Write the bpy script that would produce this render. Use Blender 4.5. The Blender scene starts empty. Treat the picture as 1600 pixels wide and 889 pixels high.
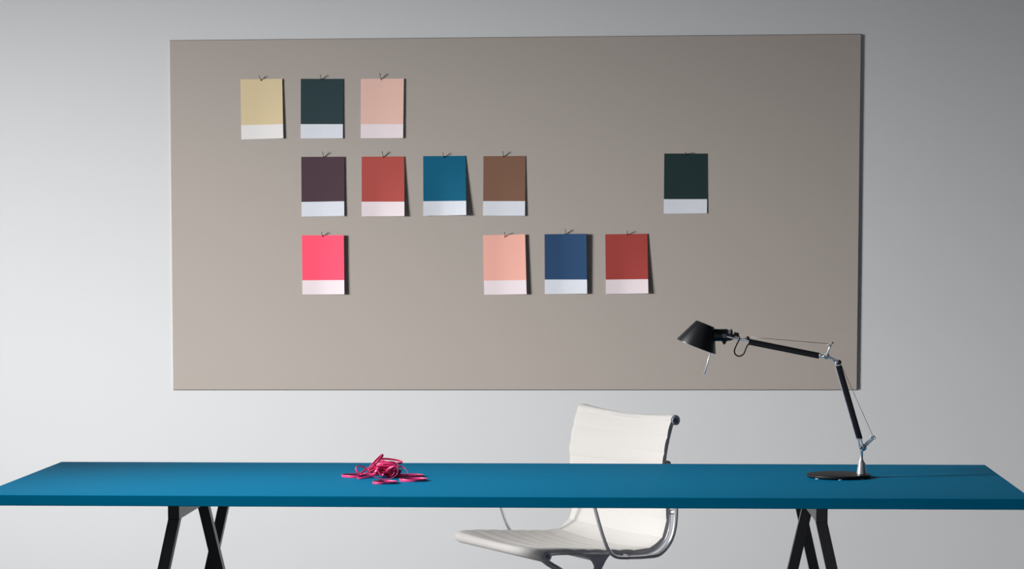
import bpy, bmesh, math, random
from mathutils import Vector, Matrix

random.seed(7)
scn = bpy.context.scene
C = scn.collection

# ------------------------------------------------------------------ camera
cam_data = bpy.data.cameras.new('camera')
cam_data.sensor_width = 36.0
cam_data.lens = 93.397
cam_data.shift_y = 0.17547
cam_data.clip_end = 60
cam = bpy.data.objects.new('camera', cam_data)
C.objects.link(cam)
r_ = (0.9977649513, 0.0668054857, -0.0014591044)
u_ = (-0.0044353453, 0.0879996902, 0.9961106275)
f_ = (-0.0666740550, 0.9938778001, -0.0880993121)
cam.matrix_world = Matrix(((r_[0], u_[0], -f_[0], 0.25649), (r_[1], u_[1], -f_[1], -9.19745),
                           (r_[2], u_[2], -f_[2], 1.37028), (0, 0, 0, 1)))
scn.camera = cam

# ------------------------------------------------------------------ light, exposure
scn.view_settings.view_transform = 'Standard'
scn.view_settings.look = 'None'
scn.view_settings.gamma = 1.0
scn.view_settings.use_curve_mapping = False
scn.view_settings.exposure = 0.0

world = bpy.data.worlds.new('world')
scn.world = world
world.use_nodes = True
bg = world.node_tree.nodes['Background']
# a studio that is lighter on the camera's side, dim elsewhere
wt = world.node_tree
tcw = wt.nodes.new('ShaderNodeTexCoord')
dot = wt.nodes.new('ShaderNodeVectorMath')
dot.operation = 'DOT_PRODUCT'
dot.inputs[1].default_value = (-0.18, -0.95, 0.25)
wt.links.new(tcw.outputs['Generated'], dot.inputs[0])
mrw = wt.nodes.new('ShaderNodeMapRange')
mrw.interpolation_type = 'SMOOTHSTEP'
mrw.inputs['From Min'].default_value = 0.45
mrw.inputs['From Max'].default_value = 0.95
mrw.inputs['To Min'].default_value = 0.02
mrw.inputs['To Max'].default_value = 0.08
wt.links.new(dot.outputs['Value'], mrw.inputs['Value'])
wt.links.new(mrw.outputs['Result'], bg.inputs['Strength'])
bg.inputs['Color'].default_value = (0.93, 0.96, 1.0, 1)


def area(name, loc, target, sx, sy, power, color, spread):
    ld = bpy.data.lights.new(name, 'AREA')
    ld.shape = 'RECTANGLE'
    ld.size, ld.size_y = sx, sy
    ld.energy = power
    ld.color = color
    ld.spread = math.radians(spread)
    o = bpy.data.objects.new(name, ld)
    C.objects.link(o)
    o.location = loc
    o.rotation_euler = (Vector(target) - Vector(loc)).to_track_quat('-Z', 'Y').to_euler()
    return o


area('softbox_light', (-9.93, -3.13, 1.84), (-1.13, 0.0, 0.83), 1.49, 2.5, 55, (1.0, 0.99, 0.985), 20)
area('table_fill', (-3.4, -3.55, 2.5), (-0.1, -2.62, 0.74), 0.8, 0.8, 16, (1.0, 0.995, 0.99), 42)  # added fill that brightens the tabletop, no known lamp there
area('floor_bounce_fill', (0.3, -7.4, 3.4), (0.3, -7.4, 0.0), 2.4, 2.4, 140, (1.0, 0.99, 1.0), 80)  # added unseen fill: floor bounce brightens chair metal and table front


# ------------------------------------------------------------------ materials
def srgb(r, g, b):
    def f(c):
        c /= 255.0
        return c / 12.92 if c <= 0.04045 else ((c + 0.055) / 1.055) ** 2.4
    return (f(r), f(g), f(b), 1.0)


def mat(name, col, rough=0.5, metal=0.0, spec=0.5, noise=0.0, nscale=200.0, bump=0.0, bscale=600.0, sheen=0.0, coat=0.0):
    m = bpy.data.materials.new(name)
    m.use_nodes = True
    nt = m.node_tree
    b = nt.nodes['Principled BSDF']
    b.inputs['Roughness'].default_value = rough
    b.inputs['Metallic'].default_value = metal
    b.inputs['Specular IOR Level'].default_value = spec
    b.inputs['Sheen Weight'].default_value = sheen
    b.inputs['Coat Weight'].default_value = coat
    tc = nt.nodes.new('ShaderNodeTexCoord')
    nz = nt.nodes.new('ShaderNodeTexNoise')
    nz.inputs['Scale'].default_value = nscale
    nz.inputs['Detail'].default_value = 4.0
    nt.links.new(tc.outputs['Object'], nz.inputs['Vector'])
    mp = nt.nodes.new('ShaderNodeMapRange')
    mp.inputs['From Min'].default_value = 0.25
    mp.inputs['From Max'].default_value = 0.75
    mp.inputs['To Min'].default_value = 1.0 - noise
    mp.inputs['To Max'].default_value = 1.0 + noise
    nt.links.new(nz.outputs['Fac'], mp.inputs['Value'])
    mx = nt.nodes.new('ShaderNodeVectorMath')
    mx.operation = 'SCALE'
    mx.inputs[0].default_value = col[:3]
    nt.links.new(mp.outputs['Result'], mx.inputs['Scale'])
    nt.links.new(mx.outputs['Vector'], b.inputs['Base Color'])
    if bump > 0:
        n2 = nt.nodes.new('ShaderNodeTexNoise')
        n2.inputs['Scale'].default_value = bscale
        n2.inputs['Detail'].default_value = 3.0
        nt.links.new(tc.outputs['Object'], n2.inputs['Vector'])
        bp = nt.nodes.new('ShaderNodeBump')
        bp.inputs['Strength'].default_value = bump
        bp.inputs['Distance'].default_value = 0.0006
        nt.links.new(n2.outputs['Fac'], bp.inputs['Height'])
        nt.links.new(bp.outputs['Normal'], b.inputs['Normal'])
    return m


M = {
    'wall': mat('matt_grey_wall_paint', srgb(204, 206, 207), 0.9, spec=0.2, noise=0.006, nscale=3.0, bump=0.08, bscale=250),
    'floor': mat('pale_grey_floor', srgb(178, 178, 182), 0.6, spec=0.3, noise=0.03, nscale=2.0),
    'board': mat('taupe_pinboard_linoleum', srgb(169, 161, 154), 0.7, spec=0.3, noise=0.035, nscale=420.0, bump=0.25, bscale=700),
    'board_shade_line': mat('board_edge_painted_shade', srgb(84, 79, 76), 0.6, spec=0.3),  # dark tone stands in for the shade along the board's edge
    'blue': mat('blue_linoleum_tabletop', srgb(0, 118, 160), 0.6, spec=0.018, noise=0.02, nscale=30.0),
    'blue_edge': mat('blue_tabletop_edge', srgb(0, 95, 150), 0.6, spec=0.1, noise=0.02, nscale=30.0),
    'black_wood': mat('black_lacquered_wood', srgb(19, 20, 26), 0.34, spec=0.4, noise=0.08, nscale=40.0),
    'black_metal': mat('black_lamp_aluminium', srgb(15, 18, 23), 0.36, spec=0.9),
    'black_arm': mat('black_arm_aluminium', srgb(17, 18, 23), 0.42, spec=0.35),
    'black_gloss': mat('black_glossy_base', srgb(26, 26, 29), 0.5, spec=0.3),
    'black_plastic': mat('black_plastic', srgb(10, 11, 16), 0.45),
    'rubber': mat('black_rubber_cable', srgb(22, 22, 24), 0.55),
    'bright': mat('satin_metal_painted_glint', (0.94, 0.94, 0.95, 1), 0.38, metal=0.55),  # whitish half-metal: softbox reflection on polished rods put into the colour
    'satin': mat('satin_aluminium', (0.92, 0.92, 0.94, 1), 0.3, metal=0.85),
    'chrome': mat('polished_chrome', (0.90, 0.90, 0.95, 1), 0.27, metal=0.75),
    'alu': mat('brushed_aluminium', (0.74, 0.74, 0.81, 1), 0.42, metal=0.55),
    'steel': mat('dark_steel_wire', (0.16, 0.16, 0.17, 1), 0.35, metal=1.0),
    'pin': mat('dark_steel_pin', (0.03, 0.03, 0.033, 1), 0.5, metal=0.3),
    'lining': mat('white_shade_lining', srgb(235, 235, 235), 0.4),
    'button': mat('grey_plastic_switch', srgb(150, 152, 155), 0.4),
    'foot': mat('clear_plastic_foot', srgb(205, 220, 230), 0.3),
    'fabric': mat('off_white_woven_fabric', srgb(232, 229, 225), 0.85, spec=0.2, noise=0.03, nscale=500.0, bump=0.35, bscale=900, sheen=0.1),
    'band': mat('pink_rubber', srgb(234, 54, 118), 0.38, spec=1.0),
    'strip': mat('white_card_strip', srgb(214, 218, 226), 0.8, spec=0.1, noise=0.06, nscale=260.0),
    'strip_warm': mat('warm_white_card_strip', srgb(224, 222, 220), 0.8, spec=0.1, noise=0.03, nscale=260.0),
    'strip_pink': mat('pinkish_white_card_strip', srgb(229, 217, 221), 0.8, spec=0.1, noise=0.03, nscale=260.0),
}


# ------------------------------------------------------------------ helpers
def obj(name, bm, m, parent=None, smooth=False, recalc=True):
    if recalc:
        bmesh.ops.recalc_face_normals(bm, faces=bm.faces)
    me = bpy.data.meshes.new(name)
    bm.to_mesh(me)
    bm.free()
    me.materials.append(m)
    if smooth:
        for p in me.polygons:
            p.use_smooth = True
    o = bpy.data.objects.new(name, me)
    C.objects.link(o)
    if parent:
        o.parent = parent
    return o


def sharp(o, ang=35):
    me = o.data
    bm = bmesh.new()
    bm.from_mesh(me)
    for e in bm.edges:
        if len(e.link_faces) == 2 and e.calc_face_angle(0) > math.radians(ang):
            e.smooth = False
    bm.to_mesh(me)
    bm.free()
    for p in me.polygons:
        p.use_smooth = True
    return o


def thing(name, label, cat, loc=(0, 0, 0), rotz=0.0, group=None):
    o = bpy.data.objects.new(name, None)
    o.empty_display_size = 0.05
    C.objects.link(o)
    o.location = loc
    o.rotation_euler = (0, 0, rotz)
    return tag(o, label, cat, group)


def tag(o, label, cat, group=None):
    o['label'] = label
    o['category'] = cat
    if group:
        o['group'] = group
    return o


def struct(o):
    o['kind'] = 'structure'
    return o


def add_box(bm, c, s, bevel=0.0, seg=2, M4=None):
    b2 = bmesh.new()
    bmesh.ops.create_cube(b2, size=1.0)
    bmesh.ops.scale(b2, vec=s, verts=b2.verts)
    if bevel > 0:
        bmesh.ops.bevel(b2, geom=list(b2.edges), offset=bevel, segments=seg, affect='EDGES', profile=0.5)
    mm = Matrix.Translation(c) if M4 is None else M4 @ Matrix.Translation(c)
    bmesh.ops.transform(b2, matrix=mm, verts=b2.verts)
    merge(bm, b2)


def merge(bm, b2):
    me = bpy.data.meshes.new('tmp')
    b2.to_mesh(me)
    b2.free()
    bm.from_mesh(me)
    bpy.data.meshes.remove(me)


def catmull(pts, n=8, closed=False):
    P = [Vector(p) for p in pts]
    out = []
    N = len(P)
    rng = N if closed else N - 1
    for i in range(rng):
        if closed:
            p0, p1, p2, p3 = P[(i - 1) % N], P[i], P[(i + 1) % N], P[(i + 2) % N]
        else:
            p1, p2 = P[i], P[i + 1]
            p0 = P[i - 1] if i > 0 else p1 * 2 - p2
            p3 = P[i + 2] if i + 2 < N else p2 * 2 - p1
        for k in range(n):
            t = k / n
            out.append(0.5 * ((2 * p1) + (p2 - p0) * t + (2 * p0 - 5 * p1 + 4 * p2 - p3) * t * t
                              + (3 * p1 - p0 - 3 * p2 + p3) * t ** 3))
    if not closed:
        out.append(P[-1].copy())
    return out


def sweep(bm, pts, section, up=Vector((0, 0, 1)), closed=False, scales=None, ups=None):
    """sweep a closed 2D section (side, up) along points"""
    N = len(pts)
    rings = []
    for i, p in enumerate(pts):
        if closed:
            t = pts[(i + 1) % N] - pts[(i - 1) % N]
        else:
            t = pts[min(i + 1, N - 1)] - pts[max(i - 1, 0)]
        t = t.normalized()
        uu = ups[i] if ups else up
        s = t.cross(uu)
        if s.length < 1e-5:
            s = t.cross(Vector((1, 0, 0)))
        s.normalize()
        v = s.cross(t).normalized()
        k = scales[i] if scales else 1.0
        rings.append([bm.verts.new(p + s * (a * k) + v * (b * k)) for a, b in section])
    ns = len(section)
    for i in range(N if closed else N - 1):
        A, B = rings[i], rings[(i + 1) % N]
        for j in range(ns):
            bm.faces.new((A[j], A[(j + 1) % ns], B[(j + 1) % ns], B[j]))
    if not closed:
        bm.faces.new(rings[0][::-1])
        bm.faces.new(rings[-1])


def circ(r, n=12, ry=None):
    ry = ry or r
    return [(r * math.cos(2 * math.pi * i / n), ry * math.sin(2 * math.pi * i / n)) for i in range(n)]


def rrect(w, h, r, n=3):
    o = []
    for cx, cy, a0 in ((w / 2 - r, h / 2 - r, 0), (-w / 2 + r, h / 2 - r, 90), (-w / 2 + r, -h / 2 + r, 180), (w / 2 - r, -h / 2 + r, 270)):
        for k in range(n + 1):
            a = math.radians(a0 + 90 * k / n)
            o.append((cx + r * math.cos(a), cy + r * math.sin(a)))
    return o


def tube(bm, pts, r, n=12, up=Vector((0, 0, 1)), closed=False, scales=None):
    sweep(bm, [Vector(p) for p in pts], circ(r, n), up, closed, scales)


def lathe(bm, prof, origin=(0, 0, 0), axis=(0, 0, 1), n=40, close=True):
    """prof: list of (radius, height) along axis"""
    ax = Vector(axis).normalized()
    q = Vector((0, 0, 1)).rotation_difference(ax)
    o = Vector(origin)
    rings = []
    for r, h in prof:
        if r < 1e-6:
            rings.append([bm.verts.new(o + q @ Vector((0, 0, h)))])
        else:
            rings.append([bm.verts.new(o + q @ Vector((r * math.cos(2 * math.pi * i / n), r * math.sin(2 * math.pi * i / n), h))) for i in range(n)])
    for A, B in zip(rings[:-1], rings[1:]):
        if len(A) == 1 and len(B) == 1:
            continue
        for i in range(n):
            j = (i + 1) % n
            if len(A) == 1:
                bm.faces.new((A[0], B[i], B[j]))
            elif len(B) == 1:
                bm.faces.new((A[i], A[j], B[0]))
            else:
                bm.faces.new((A[i], A[j], B[j], B[i]))
    if close:
        if len(rings[0]) > 1:
            bm.faces.new(rings[0][::-1])
        if len(rings[-1]) > 1:
            bm.faces.new(rings[-1])


def ball(bm, c, r, sy=1.0, n=16):
    b2 = bmesh.new()
    bmesh.ops.create_uvsphere(b2, u_segments=n, v_segments=n // 2 + 2, radius=r)
    bmesh.ops.scale(b2, vec=(1, sy, 1), verts=b2.verts)
    bmesh.ops.translate(b2, vec=c, verts=b2.verts)
    merge(bm, b2)


# ------------------------------------------------------------------ the room
bm = bmesh.new()
add_box(bm, (0, 0.1, 1.6), (13.0, 0.2, 3.2))
struct(obj('wall_back', bm, M['wall']))
bm = bmesh.new()
add_box(bm, (0, -5.2, -0.05), (13.0, 10.8, 0.1))
struct(obj('floor', bm, M['floor']))

# ------------------------------------------------------------------ notice board
# corners as hung (x, z); the sheet is a few millimetres out of square
bq = [(-1.5497, 0.8123), (0.8299, 0.8185), (0.8324, 2.0294), (-1.5464, 2.0225)]
BT = 0.0045
nb = thing('notice_board', 'large taupe pinboard hanging on the grey wall above the blue table', 'notice board', (-0.3585, -BT / 2, 1.4207))
bm = bmesh.new()
fr = [bm.verts.new((x + 0.3585, -BT / 2, z - 1.4207)) for x, z in bq]
bk = [bm.verts.new((x + 0.3585, -BT / 2 + 0.0025, z - 1.4207)) for x, z in bq]
bm.faces.new(fr)
bm.faces.new(bk[::-1])
for i in range(4):
    bm.faces.new((fr[i], bk[i], bk[(i + 1) % 4], fr[(i + 1) % 4]))
bmesh.ops.bevel(bm, geom=[e for e in bm.edges if all(v in fr for v in e.verts)], offset=0.0008, segments=2, affect='EDGES')
obj('face_panel', bm, M['board'], nb)
bm = bmesh.new()
k = 0.0005  # backing juts out at top and bottom to draw the board's shadow line
fr = [bm.verts.new((x + 0.3585 + (k if x < 0 else -k), -BT / 2 + 0.0026, z - 1.4207 + (-0.0020 if z < 1.4 else 0.0016))) for x, z in bq]
bk = [bm.verts.new((v.co.x, BT / 2 - 0.0004, v.co.z)) for v in fr]
bm.faces.new(fr)
bm.faces.new(bk[::-1])
for i in range(4):
    bm.faces.new((fr[i], bk[i], bk[(i + 1) % 4], fr[(i + 1) % 4]))
obj('backing_shade_lip', bm, M['board_shade_line'], nb)

# ------------------------------------------------------------------ trestle table
TH, TZ = 0.026, 0.74
tb = thing('trestle_table', 'long blue table on black splayed trestles in front of the chair', 'table', (-0.1981, -2.5102, 0), 0.01279)
top_q = [(-1.2503, -0.4525), (1.2503, -0.4525), (1.2503, 0.4525), (-1.2503, 0.4525)]
bm = bmesh.new()
add_box(bm, (0, 0, TZ - TH / 2), (2.5006, 0.905, TH), 0.0012, 2)
obj('tabletop', bm, M['blue'], tb)


def leg_bm(p0, p1, w=0.027, dp=0.033):
    """square timber with level cut top and bottom, splayed in x"""
    bm = bmesh.new()
    vs = []
    for p in (p0, p1):
        for sx, sy in ((-1, -1), (1, -1), (1, 1), (-1, 1)):
            vs.append(bm.verts.new((p[0] + sx * w / 2, p[1] + sy * dp / 2, p[2])))
    bm.faces.new(vs[:4][::-1])
    bm.faces.new(vs[4:])
    for i in range(4):
        bm.faces.new((vs[i], vs[(i + 1) % 4], vs[4 + (i + 1) % 4], vs[4 + i]))
    bmesh.ops.bevel(bm, geom=list(bm.edges), offset=0.0005, segments=1, affect='EDGES')
    return bm


def trestle(x, side, skew=0.0):
    """beam under the top with two outward legs at its ends and one inward leg in the middle; skew: slight turn"""
    bz0, bz1 = 0.6785, TZ - TH
    bm = bmesh.new()
    add_box(bm, (x, 0, (bz0 + bz1) / 2), (0.027, 0.83, bz1 - bz0), 0.0005, 1)
    for v in bm.verts:
        v.co.x -= skew * (v.co.y + 0.4)
    be = obj('trestle', bm, M['black_wood'], tb)
    for v, s in ((-0.3985, side), (0.3985, side), (0.0, -side)):
        sp = 0.228 * bz0 * s
        xv = x - skew * (v + 0.4)
        obj('leg', leg_bm((xv, v, bz0), (xv + sp, v, 0.0)), M['black_wood'], be)


trestle(-0.784, -1)
trestle(0.7620, 1, 0.022)

# ------------------------------------------------------------------ sample cards and pins
CY = -BT - 0.0008


def card(q, sl, sr, col, strip, curl, label, rough=0.7):
    """q: TL, TR, BR, BL as (x, z) on the board; curl: metres of lift at TR, BR, BL, TL"""
    cx = sum(p[0] for p in q) / 4
    cz = sum(p[1] for p in q) / 4
    t = thing('sample_card', label, 'sample card', (cx, CY, cz), 0, 'colour sample cards pinned to the board')
    th = 0.0005

    def surf(u, v):
        a = [q[0][i] * (1 - u) + q[1][i] * u for i in (0, 1)]
        b = [q[3][i] * (1 - u) + q[2][i] * u for i in (0, 1)]
        x = a[0] * (1 - v) + b[0] * v
        z = a[1] * (1 - v) + b[1] * v
        tr, br, bl, tl = (c * 0.42 for c in curl)
        ur = max(0.0, u - 0.35) / 0.65
        ul = max(0.0, 0.5 - u) / 0.5
        lift = (tr * (1 - v) + br * v) * ur ** 1.6 + (tl * (1 - v) + bl * v) * ul ** 1.6
        lift += min(br, bl) * 0.4 * v * v
        return Vector((x - cx, -lift, z - cz))

    def sheet(v0f, v1f):
        bm = bmesh.new()
        nu, nv = 16, 12
        F, B = [], []
        for j in range(nv + 1):
            rf, rb = [], []
            for i in range(nu + 1):
                u = i / nu
                v0 = v0f(u)
                v1 = v1f(u)
                p = surf(u, v0 + (v1 - v0) * j / nv)
                rf.append(bm.verts.new(p))
                rb.append(bm.verts.new(p + Vector((0, th, 0))))
            F.append(rf)
            B.append(rb)
        for j in range(nv):
            for i in range(nu):
                bm.faces.new((F[j][i], F[j + 1][i], F[j + 1][i + 1], F[j][i + 1]))
                bm.faces.new((B[j][i], B[j][i + 1], B[j + 1][i + 1], B[j + 1][i]))
        for j in range(nv):
            for c in (0, nu):
                bm.faces.new((F[j][c], F[j + 1][c], B[j + 1][c], B[j][c]))
        for i in range(nu):
            for c in (0, nv):
                bm.faces.new((F[c][i], F[c][i + 1], B[c][i + 1], B[c][i]))
        return bm
    sp = lambda u: sl * (1 - u) + sr * u
    m = mat('card_colour', col, rough, spec=0.15, noise=0.012, nscale=200)
    sharp(obj('colour_field', sheet(lambda u: 0.0, sp), m, t))
    o = sharp(obj('blank_strip', sheet(sp, lambda u: 1.0), strip, t))
    o['label'] = 'white strip along the bottom of the card'
    return t


def pin(head, tip, label, out=0.008):
    """straight pin: point in the card, head lifted off the board"""
    hx, hz = head
    tx, tz = tip
    bm = bmesh.new()
    a = Vector((tx, CY + 0.004, tz - 0.004))
    b = Vector((hx, CY - out, hz))
    c = (a + b) / 2
    tube(bm, [a - c, b - c], 0.0011, 8, up=Vector((1, 0, 0)))
    o = obj('straight_pin', bm, M['pin'], None, True)
    o.location = c
    bm = bmesh.new()
    ball(bm, b - c, 0.0016, n=10)
    obj('pin_head', bm, M['pin'], o, True)
    tag(o, label, 'pin', 'pins in the sample cards')


W_, P_ = M['strip'], M['strip_pink']
cards = [
    ([(-1.2999, 1.8881), (-1.1543, 1.8893), (-1.1521, 1.6852), (-1.2988, 1.6815)], 0.761, 0.762, (-1.2344, 1.8989), (-1.2253, 1.8800),
     srgb(210, 192, 154), M['strip_warm'], (0.004, 0.007, 0.001, 0.0), 'beige sample card', 'leftmost in top row'),
    ([(-1.0897, 1.8890), (-0.9421, 1.8882), (-0.9449, 1.6844), (-1.0915, 1.6841)], 0.759, 0.762, (-1.0213, 1.9015), (-1.0166, 1.8807),
     srgb(43, 62, 66), W_, (0.002, 0.004, 0.001, 0.0), 'dark green sample card', 'second in top row'),
    ([(-0.8806, 1.8879), (-0.7316, 1.8880), (-0.7353, 1.6845), (-0.8826, 1.6842)], 0.762, 0.767, (-0.8139, 1.9048), (-0.8094, 1.8785),
     srgb(226, 186, 173), P_, (0.005, 0.006, 0.001, 0.0), 'pale pink sample card', 'at right of top row'),
    ([(-1.0904, 1.6209), (-0.9406, 1.6211), (-0.9416, 1.4169), (-1.0906, 1.4147)], 0.754, 0.751, (-1.0145, 1.6370), (-1.0113, 1.6141),
     srgb(76, 57, 65), W_, (0.004, 0.006, 0.002, 0.0), 'dark plum sample card', 'leftmost in middle row'),
    ([(-0.8799, 1.6209), (-0.7316, 1.6213), (-0.7316, 1.4161), (-0.8808, 1.4152)], 0.753, 0.758, (-0.8075, 1.6376), (-0.8032, 1.6134),
     srgb(172, 78, 72), P_, (0.002, 0.013, 0.004, 0.0), 'brick red sample card', 'second in middle row'),
    ([(-0.6662, 1.6222), (-0.5193, 1.6228), (-0.5168, 1.4194), (-0.6660, 1.4166)], 0.754, 0.759, (-0.5968, 1.6325), (-0.5935, 1.6127),
     srgb(10, 93, 124), W_, (0.001, 0.018, 0.006, 0.0), 'petrol blue sample card', 'with lower right corner curling'),
    ([(-0.4574, 1.6215), (-0.3120, 1.6217), (-0.3140, 1.4164), (-0.4590, 1.4171)], 0.755, 0.754, (-0.3904, 1.6362), (-0.3866, 1.6143),
     srgb(125, 92, 75), W_, (0.001, 0.006, 0.002, 0.0), 'brown sample card', 'fourth in middle row'),
    ([(0.1653, 1.6282), (0.3122, 1.6277), (0.3123, 1.4238), (0.1643, 1.4226)], 0.758, 0.763, (0.2384, 1.6329), (0.2396, 1.6240),
     srgb(34, 52, 54), W_, (0.0005, 0.002, 0.001, 0.0), 'dark green sample card', 'alone at board right'),
    ([(-1.0905, 1.3500), (-0.9432, 1.3506), (-0.9427, 1.1458), (-1.0898, 1.1451)], 0.760, 0.758, (-1.0211, 1.3609), (-1.0168, 1.3417),
     srgb(255, 84, 112), P_, (0.012, 0.012, 0.002, 0.0), 'hot pink sample card', 'leftmost in lowest row'),
    ([(-0.4591, 1.3496), (-0.3134, 1.3529), (-0.3083, 1.1464), (-0.4556, 1.1441)], 0.762, 0.763, (-0.3835, 1.3585), (-0.3842, 1.3389),
     srgb(232, 172, 158), P_, (0.009, 0.012, 0.001, 0.0), 'salmon pink sample card', 'second in lowest row'),
    ([(-0.2464, 1.3528), (-0.1016, 1.3544), (-0.0989, 1.1484), (-0.2454, 1.1464)], 0.756, 0.765, (-0.1748, 1.3692), (-0.1731, 1.3483),
     srgb(42, 72, 108), W_, (0.016, 0.013, 0.001, 0.0), 'navy blue sample card', 'third in lowest row'),
    ([(-0.0370, 1.3525), (0.1078, 1.3541), (0.1122, 1.1493), (-0.0342, 1.1469)], 0.759, 0.761, (0.0390, 1.3634), (0.0394, 1.3469),
     srgb(160, 66, 62), P_, (0.003, 0.013, 0.004, 0.0), 'brick red sample card', 'at right of lowest row'),
]
for q, sl, sr, ph, pt, col, strip, curl, nm, where in cards:
    card(q, sl, sr, col, strip, curl, nm + ' with white bottom strip, ' + where)
    pin(ph, pt, 'thin dark pin through the ' + nm.replace(' sample', '') + ' ' + where)

# ------------------------------------------------------------------ office chair
CW = 0.5526
HW = CW / 2
ch = thing('office_chair', 'white ribbed office chair with chrome frame behind the blue table', 'chair', (-0.09209, -1.59742, 0), -1.032584)
cF, rF = (-0.213, 0.4725), 0.0180
cT, rT = (0.1945, 0.8345), 0.0175
path = []
for a in range(-60, -271, -15):
    if a < -255:
        break
    path.append((cF[0] + rF * math.cos(math.radians(a)), cF[1] + rF * math.sin(math.radians(a))))
path += [(-0.175, 0.4925), (-0.123, 0.490), (-0.06, 0.486), (0.0, 0.4825), (0.055, 0.4795), (0.091, 0.4795), (0.126, 0.489),
         (0.150, 0.512), (0.161, 0.548), (0.161, 0.60), (0.154, 0.66), (0.150, 0.715), (0.157, 0.762), (0.167, 0.803)]
for a in range(175, -76, -15):
    path.append((cT[0] + rT * math.cos(math.radians(a)), cT[1] + rT * math.sin(math.radians(a))))
dense = catmull([(b, z, 0) for b, z in path], 10)
# resample evenly
acc = [0.0]
for i in range(1, len(dense)):
    acc.append(acc[-1] + (dense[i] - dense[i - 1]).length)


def at_len(s):
    s = min(max(s, 0.0), acc[-1])
    lo, hi = 0, len(acc) - 1
    while hi - lo > 1:
        mid = (lo + hi) // 2
        if acc[mid] <= s:
            lo = mid
        else:
            hi = mid
    t = (s - acc[lo]) / max(1e-9, acc[hi] - acc[lo])
    return dense[lo].lerp(dense[hi], t)


LEN = acc[-1]


def frame_at(s):
    p = at_len(s)
    t = (at_len(s + 0.004) - at_len(s - 0.004)).normalized()
    n = Vector((-t.y, t.x, 0))          # towards the sitter
    return p, t, n


PITCH = 0.0475
S0 = 0.058                               # first seam after the front roll
bm = bmesh.new()
ns, nx = 330, 26
Fr, Bk = [], []
for i in range(ns + 1):
    s = LEN * i / ns
    p, t, n = frame_at(s)
    ph_ = ((s - S0) / PITCH) % 1.0
    puff = abs(math.sin(math.pi * ph_)) ** 0.45
    on = 1.0
    if s < S0 or s > LEN - 0.075:
        on = 0.0
        puff = 1.0
    rf, rb = [], []
    # sag away from the sitter, fading out on the two rolls
    fade = min(1.0, max(0.0, (s - 0.01) / 0.08), max(0.0, (LEN - s - 0.0) / 0.05) + 0.5)
    for j in range(nx + 1):
        xx = -1 + 2 * j / nx
        xs = math.copysign(abs(xx) ** 0.85, xx)
        edge = min(1.0, (1 - abs(xs)) / 0.03) ** 0.5
        sag = 0.013 * (1 - xs * xs) * fade
        d = -0.0034 * (1 - puff) - 0.0025 * (1 - edge) - sag
        th = 0.0105 + 0.0025 * puff - 0.003 * (1 - edge)
        a = p + n * d
        b = p + n * (d - th)
        rf.append(bm.verts.new((xs * HW, a.x, a.y)))
        rb.append(bm.verts.new((xs * HW, b.x, b.y)))
    Fr.append(rf)
    Bk.append(rb)
for i in range(ns):
    for j in range(nx):
        bm.faces.new((Fr[i][j], Fr[i][j + 1], Fr[i + 1][j + 1], Fr[i + 1][j]))
        bm.faces.new((Bk[i][j], Bk[i + 1][j], Bk[i + 1][j + 1], Bk[i][j + 1]))
    for c in (0, nx):
        bm.faces.new((Fr[i][c], Fr[i + 1][c], Bk[i + 1][c], Bk[i][c]))
for c in (0, ns):
    for j in range(nx):
        bm.faces.new((Fr[c][j], Fr[c][j + 1], Bk[c][j + 1], Bk[c][j]))
sharp(obj('seat_and_back_pad', bm, M['fabric'], ch), 50)

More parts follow.
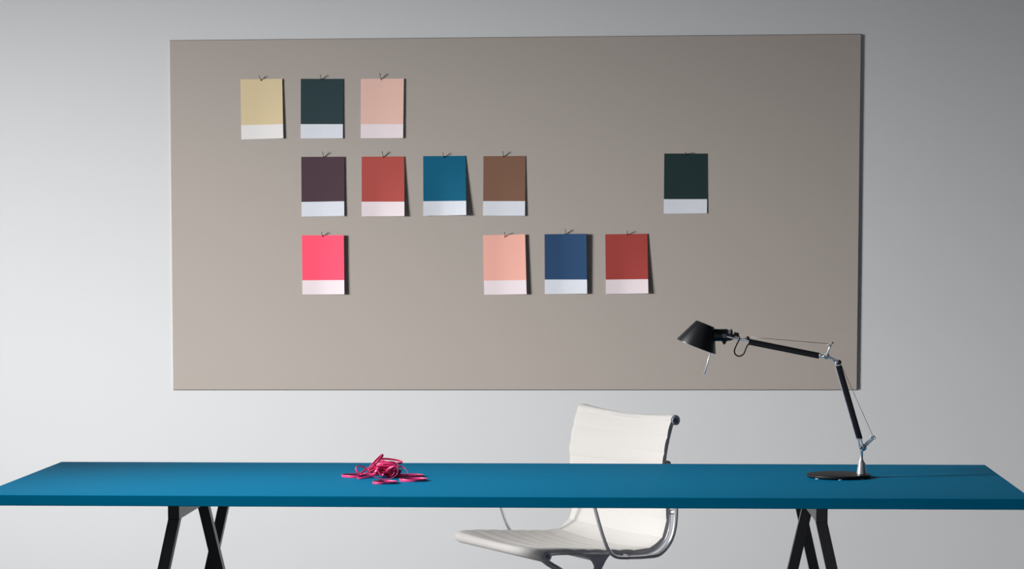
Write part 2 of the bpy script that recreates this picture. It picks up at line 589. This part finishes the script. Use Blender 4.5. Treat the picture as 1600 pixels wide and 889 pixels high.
for sx in (-1, 1):
    # side rail: follows the underside of the pad
    pts = []
    sA, sB = 0.085, LEN - 0.060
    for i in range(121):
        s = sA + (sB - sA) * i / 120
        p, t, n = frame_at(s)
        q = p - n * (0.0172)
        pts.append(Vector((sx * (HW - 0.010), q.x, q.y)))
    # ends run into the two rolls
    pts = [Vector((sx * (HW - 0.010), cF[0] + 0.006, cF[1] - 0.001))] + pts[1:]
    pts = pts[:-1] + [Vector((sx * (HW - 0.010), cT[0] - 0.003, cT[1] - 0.006))]
    bm = bmesh.new()
    sc = []
    for i in range(len(pts)):
        b = pts[i]
        # the rail is deepest round the bend
        bend = math.exp(-((b.y - 0.16) ** 2 + (b.z - 0.50) ** 2) / 0.012)
        sc.append(0.50 + 1.0 * bend)
    sweep(bm, pts, rrect(0.0095, 0.009, 0.003), up=Vector((sx, 0, 0)).cross(Vector((0, 1, 0))).normalized() if False else Vector((1, 0, 0)), scales=sc)
    rail = sharp(obj('side_rail', bm, M['chrome'], ch), 40)
    for c, r, nm in ((cF, 0.0128, 'front'), (cT, 0.0122, 'top')):
        bm = bmesh.new()
        x0 = sx * (HW - 0.03)
        lathe(bm, [(r, 0), (r, 0.0315), (r - 0.0015, 0.033), (r - 0.0035, 0.033), (r - 0.0045, 0.0315), (0.0045, 0.0315), (0.0035, 0.0325), (0, 0.0325)],
              (x0, c[0], c[1]), (sx, 0, 0), 32)
        sharp(obj('end_cap', bm, M['alu'], rail), 40)
        bm = bmesh.new()
        lathe(bm, [(0.005, 0.0), (0.005, 0.0015), (0.0025, 0.0015), (0.0025, 0.0005), (0, 0.0005)], (sx * (HW + 0.0017), c[0], c[1]), (sx, 0, 0), 12)
        sharp(obj('cap_screw', bm, M['steel'], rail), 40)
    # arm loop outside the rail
    def ax_(b):
        t = min(1.0, max(0.0, b / 0.12))
        return sx * (HW + 0.029 - 0.021 * t * t * (3 - 2 * t))
    arm = [(ax_(b), b, z) for b, z in ((-0.088, 0.628), (-0.079, 0.601), (-0.065, 0.556), (-0.052, 0.519), (-0.038, 0.488), (-0.022, 0.4685),
           (0.000, 0.4605), (0.045, 0.4575), (0.095, 0.4558), (0.138, 0.4605), (0.171, 0.4905), (0.1875, 0.532),
           (0.192, 0.586), (0.189, 0.622), (0.172, 0.640), (0.115, 0.645), (0.030, 0.645), (-0.060, 0.645), (-0.086, 0.640))]
    bm = bmesh.new()
    pts = catmull(arm, 8, closed=True)
    sc = []
    for p in pts:
        back = min(1.0, max(0.0, (p.y - 0.03) / 0.1))
        sc.append(0.86 + 0.34 * back)
    sweep(bm, pts, circ(0.0056, 14, 0.0075), up=Vector((1, 0, 0)), closed=True, scales=sc)
    ar = obj('armrest', bm, M['chrome'], ch, True)
    for (b, z, rb, rz) in ((0.030, 0.4585, 0.030, 0.4625), (0.190, 0.575, 0.182, 0.575)):
        bm = bmesh.new()
        tube(bm, [(ax_(b), b, z), (sx * (HW - 0.008), rb, rz)], 0.0065, 12, up=Vector((0, 0, 1)))
        sharp(obj('arm_bracket', bm, M['alu'], ar), 40)

# support: a stretcher from rail to rail and a cast arm down to the hub
for sx in (-1, 1):
    bm = bmesh.new()
    if sx < 0:
        pts = catmull([(-0.262, -0.044, 0.464), (-0.20, -0.042, 0.457), (0.0, -0.040, 0.453), (0.20, -0.040, 0.452), (0.256, -0.041, 0.451)], 8)
    else:
        pts = catmull([(sx * 0.262, -0.044, 0.464), (sx * 0.258, -0.041, 0.447), (sx * 0.247, -0.038, 0.425), (sx * 0.20, -0.030, 0.392), (sx * 0.10, -0.012, 0.366), (0, 0, 0.358)], 8)
    n_ = len(pts)
    rings = []
    for i, p in enumerate(pts):
        f = i / (n_ - 1)
        w = 0.040 - 0.026 * min(1.0, f / 0.35) ** 0.7
        tt = (pts[min(i + 1, n_ - 1)] - pts[max(i - 1, 0)]).normalized()
        up = Vector((0, 1, 0))
        side = tt.cross(up).normalized()
        rings.append([bm.verts.new(p + up * (w * math.cos(2 * math.pi * k / 16)) + side * (0.0065 * math.sin(2 * math.pi * k / 16))) for k in range(16)])
    for A, B in zip(rings[:-1], rings[1:]):
        for k in range(16):
            bm.faces.new((A[k], A[(k + 1) % 16], B[(k + 1) % 16], B[k]))
    bm.faces.new(rings[0])
    bm.faces.new(rings[-1])
    obj('support_arm', bm, M['alu'], ch, True)
bm = bmesh.new()
pts = catmull([(0.256, -0.214, 0.462), (0.254, -0.196, 0.449), (0.25, -0.160, 0.427), (0.20, -0.11, 0.395), (0.10, -0.05, 0.362), (0, 0, 0.350)], 8)
sweep(bm, pts, rrect(0.020, 0.016, 0.006), up=Vector((0, 0, 1)))
sharp(obj('front_strut', bm, M['chrome'], ch), 40)
# stretchers behind back and under seat front
bm = bmesh.new()
p, t, n = frame_at(LEN - 0.20)
q = p - n * 0.032
tube(bm, catmull([(-HW + 0.01, q.x - 0.004, q.y), (-0.1, q.x + 0.004, q.y), (0.1, q.x + 0.004, q.y), (HW - 0.01, q.x - 0.004, q.y)], 6), 0.008, 12, up=Vector((0, 0, 1)))
obj('back_stretcher', bm, M['alu'], ch, True)
# pedestal and star base
bm = bmesh.new()
lathe(bm, [(0.034, 0.37), (0.036, 0.35), (0.030, 0.335), (0.022, 0.32), (0.022, 0.12), (0.030, 0.115), (0.034, 0.09), (0.034, 0.06), (0.02, 0.05)], n=28)
sharp(obj('pedestal_column', bm, M['alu'], ch), 40)
for k in range(5):
    a = 2 * math.pi * k / 5 + 0.3
    dx, dy = math.cos(a), math.sin(a)
    bm = bmesh.new()
    pts = catmull([(0.02 * dx, 0.02 * dy, 0.095), (0.14 * dx, 0.14 * dy, 0.082), (0.30 * dx, 0.30 * dy, 0.062)], 6)
    sweep(bm, pts, rrect(0.030, 0.022, 0.007), up=Vector((0, 0, 1)), scales=[1.0 - 0.45 * i / (len(pts) - 1) for i in range(len(pts))])
    lg = sharp(obj('base_leg', bm, M['chrome'], ch), 40)
    bm = bmesh.new()
    for w_ in (-0.011, 0.011):
        o_ = Vector((0.285 * dx, 0.285 * dy, 0.025)) + Vector((-dy, dx, 0)) * (w_ - 0.006)
        lathe(bm, [(0.022, 0), (0.025, 0.002), (0.025, 0.010), (0.022, 0.012)], o_, (-dy, dx, 0), 24)
    tube(bm, [(0.285 * dx, 0.285 * dy, 0.025), (0.285 * dx, 0.285 * dy, 0.066)], 0.005, 10, up=Vector((1, 0, 0)))
    sharp(obj('caster', bm, M['black_plastic'], lg), 40)

# ------------------------------------------------------------------ desk lamp (local x to the right, z up, y = depth)
lp = thing('desk_lamp', 'black jointed desk lamp with round base at the right end of the blue table', 'lamp', (0.6346, -2.4259, 0.74), 0.01279)
Y = Vector((0, 1, 0))


def L(x, z, y=0.0):
    return Vector((x, y, z))


bm = bmesh.new()
lathe(bm, [(0.0, 0.0022), (0.078, 0.0022), (0.0808, 0.0034), (0.0812, 0.0050), (0.0812, 0.0078), (0.0800, 0.0092), (0.078, 0.0096), (0.0, 0.0096)], n=96)
base = sharp(obj('base', bm, M['black_gloss'], lp), 50)
for ax, ay in ((-0.055, -0.050), (0.0, -0.074), (0.055, -0.050), (-0.055, 0.050), (0.055, 0.050)):
    bm = bmesh.new()
    lathe(bm, [(0.006, 0.0), (0.0065, 0.001), (0.0065, 0.0024), (0, 0.0024)], (ax, ay, 0), n=16)
    sharp(obj('foot', bm, M['foot'], base), 40)
bm = bmesh.new()
lathe(bm, [(0.0126, 0.0094), (0.0122, 0.0130), (0.0090, 0.0376), (0.0080, 0.0384), (0, 0.0384)], (0.0587, 0, 0), n=40)
sharp(obj('stem_collar', bm, M['satin'], lp), 40)
bm = bmesh.new()
lathe(bm, [(0.0072, 0.0376), (0.0072, 0.0405), (0.0055, 0.0440), (0.0042, 0.0470), (0.0038, 0.0660), (0.0052, 0.0690), (0, 0.0690)], (0.0578, 0, 0), n=28)
stem = sharp(obj('stem', bm, M['satin'], lp), 40)
# lower joint
bm = bmesh.new()
ball(bm, L(0.0615, 0.0765), 0.0092, 0.85)
ball(bm, L(0.0560, 0.0785, -0.004), 0.0052)
jt = obj('lower_joint', bm, M['satin'], lp, True)
bm = bmesh.new()
for y in (-0.006, 0.006):
    tube(bm, [L(0.0495, 0.0975, y), L(0.0505, 0.088, y), L(0.0545, 0.0720, y)], 0.0023, 10, up=Y)
    tube(bm, [L(0.0565, 0.0975, y), L(0.0578, 0.090, y), L(0.0610, 0.0810, y)], 0.0020, 10, up=Y)
add_box(bm, (0.0520, 0, 0.0985), (0.0135, 0.016, 0.003), 0.0008, 2)
sharp(obj('fork', bm, M['satin'], jt), 40)
bm = bmesh.new()
a, b = L(0.0640, 0.0790), L(0.0875, 0.1025)
sweep(bm, [a, b], rrect(0.009, 0.0062, 0.002), up=Y)
ball(bm, b, 0.0048)
sharp(obj('tension_lever', bm, M['satin'], jt), 40)
bm = bmesh.new()
for q in ((0.0812, 0.1035), (0.0905, 0.1005)):
    ball(bm, L(q[0], q[1], -0.005), 0.0028, n=10)
obj('lever_screw', bm, M['satin'], jt, True)


def arm_bm(a, b, w, d, twist=0.0):
    bm = bmesh.new()
    upv = Vector((math.sin(twist), math.cos(twist), 0))
    sweep(bm, [a, b], rrect(w, d, 0.0028, 3), up=upv)
    return bm


sharp(obj('lower_arm', arm_bm(L(0.0532, 0.0990), L(-0.0018, 0.2845), 0.0140, 0.0150), M['black_arm'], lp), 30)
# lower-arm light strip: the bright extrusion channel on its left side
bm = bmesh.new()
dv = (L(-0.0030, 0.2845) - L(0.0520, 0.0990)).normalized()
side = Vector((-dv.z, 0, dv.x))
off = side * 0.0072 if side.x < 0 else -side * 0.0072
sweep(bm, [L(0.0520, 0.0990) + off, L(-0.0030, 0.2845) + off], rrect(0.0028, 0.007, 0.0008), up=Y)
o = sharp(obj('arm_channel', bm, M['alu'], lp), 30)
o['label'] = 'thin silver channel along the lower arm'
# elbow joint
bm = bmesh.new()
ball(bm, L(-0.0012, 0.2930, -0.003), 0.0062)
el = obj('elbow_joint', bm, M['black_metal'], lp, True)
bm = bmesh.new()
sweep(bm, [L(-0.0015, 0.2945), L(-0.0310, 0.3075)], rrect(0.0065, 0.0085, 0.002), up=Y)
ball(bm, L(-0.0327, 0.3085, -0.001), 0.0078, 0.9)
sharp(obj('elbow_link', bm, M['alu'], el), 40)
bm = bmesh.new()
for y in (-0.0065, 0.0065):
    tube(bm, [L(-0.0070, 0.2840, y), L(-0.0085, 0.2900, y), L(-0.0200, 0.3010, y)], 0.0019, 10, up=Y)
add_box(bm, (-0.0045, 0, 0.2862), (0.0135, 0.016, 0.0042), 0.0010, 2)
ball(bm, L(-0.0078, 0.2925, -0.005), 0.0040)
sharp(obj('elbow_bracket', bm, M['satin'], el), 40)
bm = bmesh.new()
tube(bm, [L(-0.0325, 0.3120, -0.002), L(-0.0193, 0.3445, -0.002)], 0.0024, 12, up=Y)
obj('tension_pin', bm, M['bright'], el, True)
bm = bmesh.new()
ball(bm, L(-0.0283, 0.3372, -0.004), 0.0025, n=10)
ball(bm, L(-0.0165, 0.3425, 0.002), 0.0022, n=10)
obj('wire_clamp', bm, M['alu'], el, True)
# upper arm
sharp(obj('upper_arm', arm_bm(L(-0.0515, 0.3095), L(-0.2295, 0.3450), 0.0150, 0.0150), M['black_arm'], lp), 30)
bm = bmesh.new()
sweep(bm, [L(-0.0520, 0.3098), L(-0.0360, 0.3078)], rrect(0.0085, 0.0090, 0.002), up=Y)
ball(bm, L(-0.0490, 0.3112, -0.006), 0.0036, n=12)
ball(bm, L(-0.0395, 0.3085, -0.006), 0.0040, n=12)
sharp(obj('arm_end_fitting', bm, M['satin'], lp), 40)
bm = bmesh.new()
tube(bm, [L(-0.2315, 0.3572), L(-0.0285, 0.3400)], 0.00055, 6, up=Y)
obj('upper_tension_wire', bm, M['steel'], lp, True)
bm = bmesh.new()
tube(bm, [L(0.0048, 0.2860), L(0.0872, 0.1040)], 0.00055, 6, up=Y)
obj('lower_tension_wire', bm, M['steel'], lp, True)
# wrist joint
bm = bmesh.new()
ball(bm, L(-0.2327, 0.3538, -0.003), 0.0052)
wj = obj('wrist_joint', bm, M['black_metal'], lp, True)
bm = bmesh.new()
sweep(bm, [L(-0.2285, 0.3462), L(-0.2330, 0.3500), L(-0.2475, 0.3520)], rrect(0.0070, 0.0080, 0.002), up=Y)
sweep(bm, catmull([L(-0.2880, 0.3592), L(-0.2700, 0.3548), L(-0.2540, 0.3512), L(-0.2460, 0.3520), L(-0.2440, 0.3545)], 5), rrect(0.0062, 0.0085, 0.002), up=Y)
sharp(obj('wrist_link', bm, M['satin'], wj), 40)
# head
sb, st = L(-0.3624, 0.3324), L(-0.3398, 0.3900)
ax = (st - sb).normalized()
Hh = (st - sb).length
bm = bmesh.new()
lathe(bm, [(0.0520, 0.0), (0.0531, 0.0004), (0.0531, 0.0018), (0.0262, Hh - 0.0025), (0.0248, Hh), (0.0235, Hh + 0.0004), (0.0, Hh + 0.0004)], sb, ax, 72, close=False)
shade = sharp(obj('lamp_shade', bm, M['black_metal'], lp), 40)
bm = bmesh.new()
lathe(bm, [(0.0521, 0.0), (0.0505, 0.0012), (0.0240, Hh - 0.004), (0.0, Hh - 0.004)], sb, ax, 72, close=False)
sharp(obj('shade_lining', bm, M['lining'], shade, recalc=False), 40)
bm = bmesh.new()
lathe(bm, [(0.0, 0.0), (0.008, 0.002), (0.013, 0.010), (0.014, 0.020), (0.011, 0.030), (0.009, 0.040), (0.009, 0.052), (0, 0.052)], sb + ax * 0.006, ax, 28)
obj('light_bulb', bm, M['lining'], shade, True)
bm = bmesh.new()
tube(bm, [L(-0.3240, 0.3270, -0.012), L(-0.3416, 0.2634, -0.012)], 0.0019, 12, up=Y)
obj('aiming_rod', bm, M['bright'], shade, True)
bm = bmesh.new()
# socket housing running into the shade, with clamp blocks and the lower wing
lathe(bm, [(0.0150, 0.0), (0.0158, 0.004), (0.0150, 0.026), (0.0135, 0.034), (0, 0.034)], L(-0.3215, 0.3620), (1, 0, -0.02), 28)
add_box(bm, (-0.2930, 0, 0.3690), (0.0200, 0.018, 0.0160), 0.002, 2)
add_box(bm, (-0.2790, 0, 0.3630), (0.030, 0.015, 0.0060), 0.0015, 2, Matrix.Translation((-0.279, 0, 0.363)) @ Matrix.Rotation(math.radians(12), 4, 'Y') @ Matrix.Translation((0.279, 0, -0.363)))
add_box(bm, (-0.2612, 0, 0.3632), (0.0130, 0.013, 0.0105), 0.0015, 2, Matrix.Translation((-0.2612, 0, 0.3632)) @ Matrix.Rotation(math.radians(14), 4, 'Y') @ Matrix.Translation((0.2612, 0, -0.3632)))
sweep(bm, [L(-0.2735, 0.3612), L(-0.2722, 0.3700), L(-0.2738, 0.3768)], rrect(0.0042, 0.012, 0.001), up=Y, scales=[1.2, 1.0, 0.7])
hd = sharp(obj('head_joint', bm, M['black_plastic'], lp), 40)
bm = bmesh.new()
vs = [(-0.2990, 0.3520), (-0.2965, 0.3430), (-0.2935, 0.3382), (-0.2900, 0.3382), (-0.2872, 0.3430), (-0.2850, 0.3468), (-0.2760, 0.3478), (-0.2690, 0.3510), (-0.2690, 0.3522), (-0.2790, 0.3540), (-0.2880, 0.3560)]
A = [bm.verts.new((x, -0.006, z)) for x, z in vs]
B = [bm.verts.new((x, 0.006, z)) for x, z in vs]
bm.faces.new(A)
bm.faces.new(B[::-1])
for i in range(len(vs)):
    bm.faces.new((A[i], B[i], B[(i + 1) % len(vs)], A[(i + 1) % len(vs)]))
obj('clamp_wing', bm, M['black_plastic'], hd)
bm = bmesh.new()
lathe(bm, [(0.0066, 0.0), (0.0066, 0.004), (0.0056, 0.0055), (0.0040, 0.0055), (0.0034, 0.0040), (0, 0.0040)], L(-0.2920, 0.3605, -0.0110), (0, -1, 0), 28)
sharp(obj('pivot_screw', bm, M['steel'], hd), 40)
bm = bmesh.new()
add_box(bm, (-0.2802, -0.001, 0.3692), (0.0105, 0.013, 0.0130), 0.0015, 2)
obj('switch', bm, M['button'], hd)
bm = bmesh.new()
tube(bm, catmull([L(-0.2640, 0.3665, 0.002), L(-0.2565, 0.3612, -0.002), L(-0.2535, 0.3525, -0.007), L(-0.2601, 0.3383, -0.008), L(-0.2658, 0.3237, -0.008), L(-0.2632, 0.3131, -0.008),
                  L(-0.2535, 0.3086, -0.008), L(-0.2430, 0.3140, -0.008), L(-0.2374, 0.3262, -0.007), L(-0.2326, 0.3362, -0.005), L(-0.2255, 0.3405, -0.002)], 8), 0.0018, 10, up=Y)
obj('cable', bm, M['rubber'], lp, True)


# ------------------------------------------------------------------ rubber bands
def band_mesh(pts, normals, w, t=0.0016):
    """closed flat strip: w wide along the local normal, t thick"""
    bm = bmesh.new()
    sweep(bm, pts, rrect(t, w, t * 0.35, 2), closed=True, ups=normals)
    return bm


def place_band(loc, a, b, rot, w, label, wob=0.12, seed=0, bend=0.0, group=None, exact_lift=True):
    rnd = random.Random(seed)
    ph1, ph2 = rnd.uniform(0, 6.28), rnd.uniform(0, 6.28)
    pts, nrm = [], []
    n = 72
    R = Matrix.Rotation(rot[2], 3, 'Z') @ Matrix.Rotation(rot[1], 3, 'Y') @ Matrix.Rotation(rot[0], 3, 'X')
    for i in range(n):
        th = 2 * math.pi * i / n
        k = 1 + wob * math.sin(2 * th + ph1) + wob * 0.6 * math.sin(3 * th + ph2)
        x, y = a * k * math.cos(th), b * k * math.sin(th)
        z = bend * ((x / a) ** 2 - 0.5) * a
        p = R @ Vector((x, y, z))
        nn = R @ Vector((-2 * bend * x / a, 0, 1)).normalized()
        pts.append(p)
        nrm.append(nn)
    bm = band_mesh(pts, nrm, w)
    o = sharp(obj('rubber_band', bm, M['band']), 40)
    zmin = min(v.co.z for v in o.data.vertices)
    z = loc[2] - zmin if exact_lift else max(loc[2], TZ - zmin + 0.0002)
    o.location = (loc[0], loc[1], z)
    tag(o, label, 'rubber band', group or 'pink rubber bands on the table')
    return o


T0 = TZ + 0.0001
# flat loops lying on edge around the heap
place_band((-0.4370, -2.5750, T0), 0.0335, 0.030, (0, 0, 0.05), 0.0065, 'pink rubber band lying flat, front right of the heap', 0.02, 1)
place_band((-0.4620, -2.4640, T0), 0.0400, 0.030, (0, 0, 0.0), 0.0055, 'pink rubber band lying flat behind the front right loop', 0.03, 2)
place_band((-0.5010, -2.6450, T0), 0.0270, 0.030, (0, 0, 0.35), 0.0060, 'pink rubber band lying flat directly in front of the heap', 0.10, 3)
place_band((-0.5930, -2.4700, T0), 0.0350, 0.036, (0, 0, 0.5), 0.0062, 'pink rubber band sticking out furthest left from the heap', 0.08, 4)
# tall oval loop leaning on the heap, facing the viewer
place_band((-0.5145, -2.5480, T0 + 0.0003), 0.0370, 0.0222, (math.radians(74), 0, 0.04), 0.0050, 'round pink rubber band standing upright at the front of the heap', 0.02, 5)
# narrow folded loops over the top of the heap
place_band((-0.5400, -2.5050, TZ + 0.0170), 0.0290, 0.0062, (math.radians(25), math.radians(-47), 0.1), 0.0060, 'narrow pink rubber band folded over the top left of the heap', 0.05, 6)
place_band((-0.5030, -2.4700, TZ + 0.0330), 0.0260, 0.0110, (math.radians(20), math.radians(8), 0.05), 0.0052, 'pink rubber band arching over the top right of the heap', 0.05, 8)
place_band((-0.5730, -2.4980, T0), 0.0215, 0.0120, (math.radians(60), math.radians(25), 0.4), 0.0062, 'pink rubber band curling up at the left of the heap', 0.08, 9)
place_band((-0.4800, -2.4600, T0), 0.0200, 0.0110, (math.radians(60), math.radians(20), -0.3), 0.0050, 'small pink rubber band loop showing at the right of the heap', 0.06, 10)
place_band((-0.5620, -2.5300, T0), 0.0210, 0.0120, (math.radians(12), math.radians(-10), 0.3), 0.0055, 'pink rubber band lying flat at the front left foot of the heap', 0.10, 11)
place_band((-0.5560, -2.5080, TZ + 0.0060), 0.0240, 0.0075, (math.radians(40), math.radians(-28), 0.2), 0.0060, 'pink rubber band sloping down the left flank of the heap', 0.08, 12)
rnd = random.Random(21)
for i in range(26):
    lv = i / 25.0
    rr = 0.026 * (1.0 - 0.55 * lv) * math.sqrt(rnd.random())
    an = rnd.uniform(0, 6.28)
    place_band((-0.517 + rr * math.cos(an), -2.490 + rr * math.sin(an) * 0.9, TZ + 0.0003 + 0.017 * lv), rnd.uniform(0.021, 0.031) * (1.0 - 0.25 * lv), rnd.uniform(0.008, 0.016),
               (rnd.uniform(0.3, 1.3) * rnd.choice((-1, 1)), rnd.uniform(-0.45, 0.45), rnd.uniform(-0.9, 0.9)), 0.0055,
               'pink rubber band tangled inside the heap on the blue table', 0.12, 40 + i, rnd.uniform(-0.3, 0.3), 'pink rubber bands tangled in the heap')
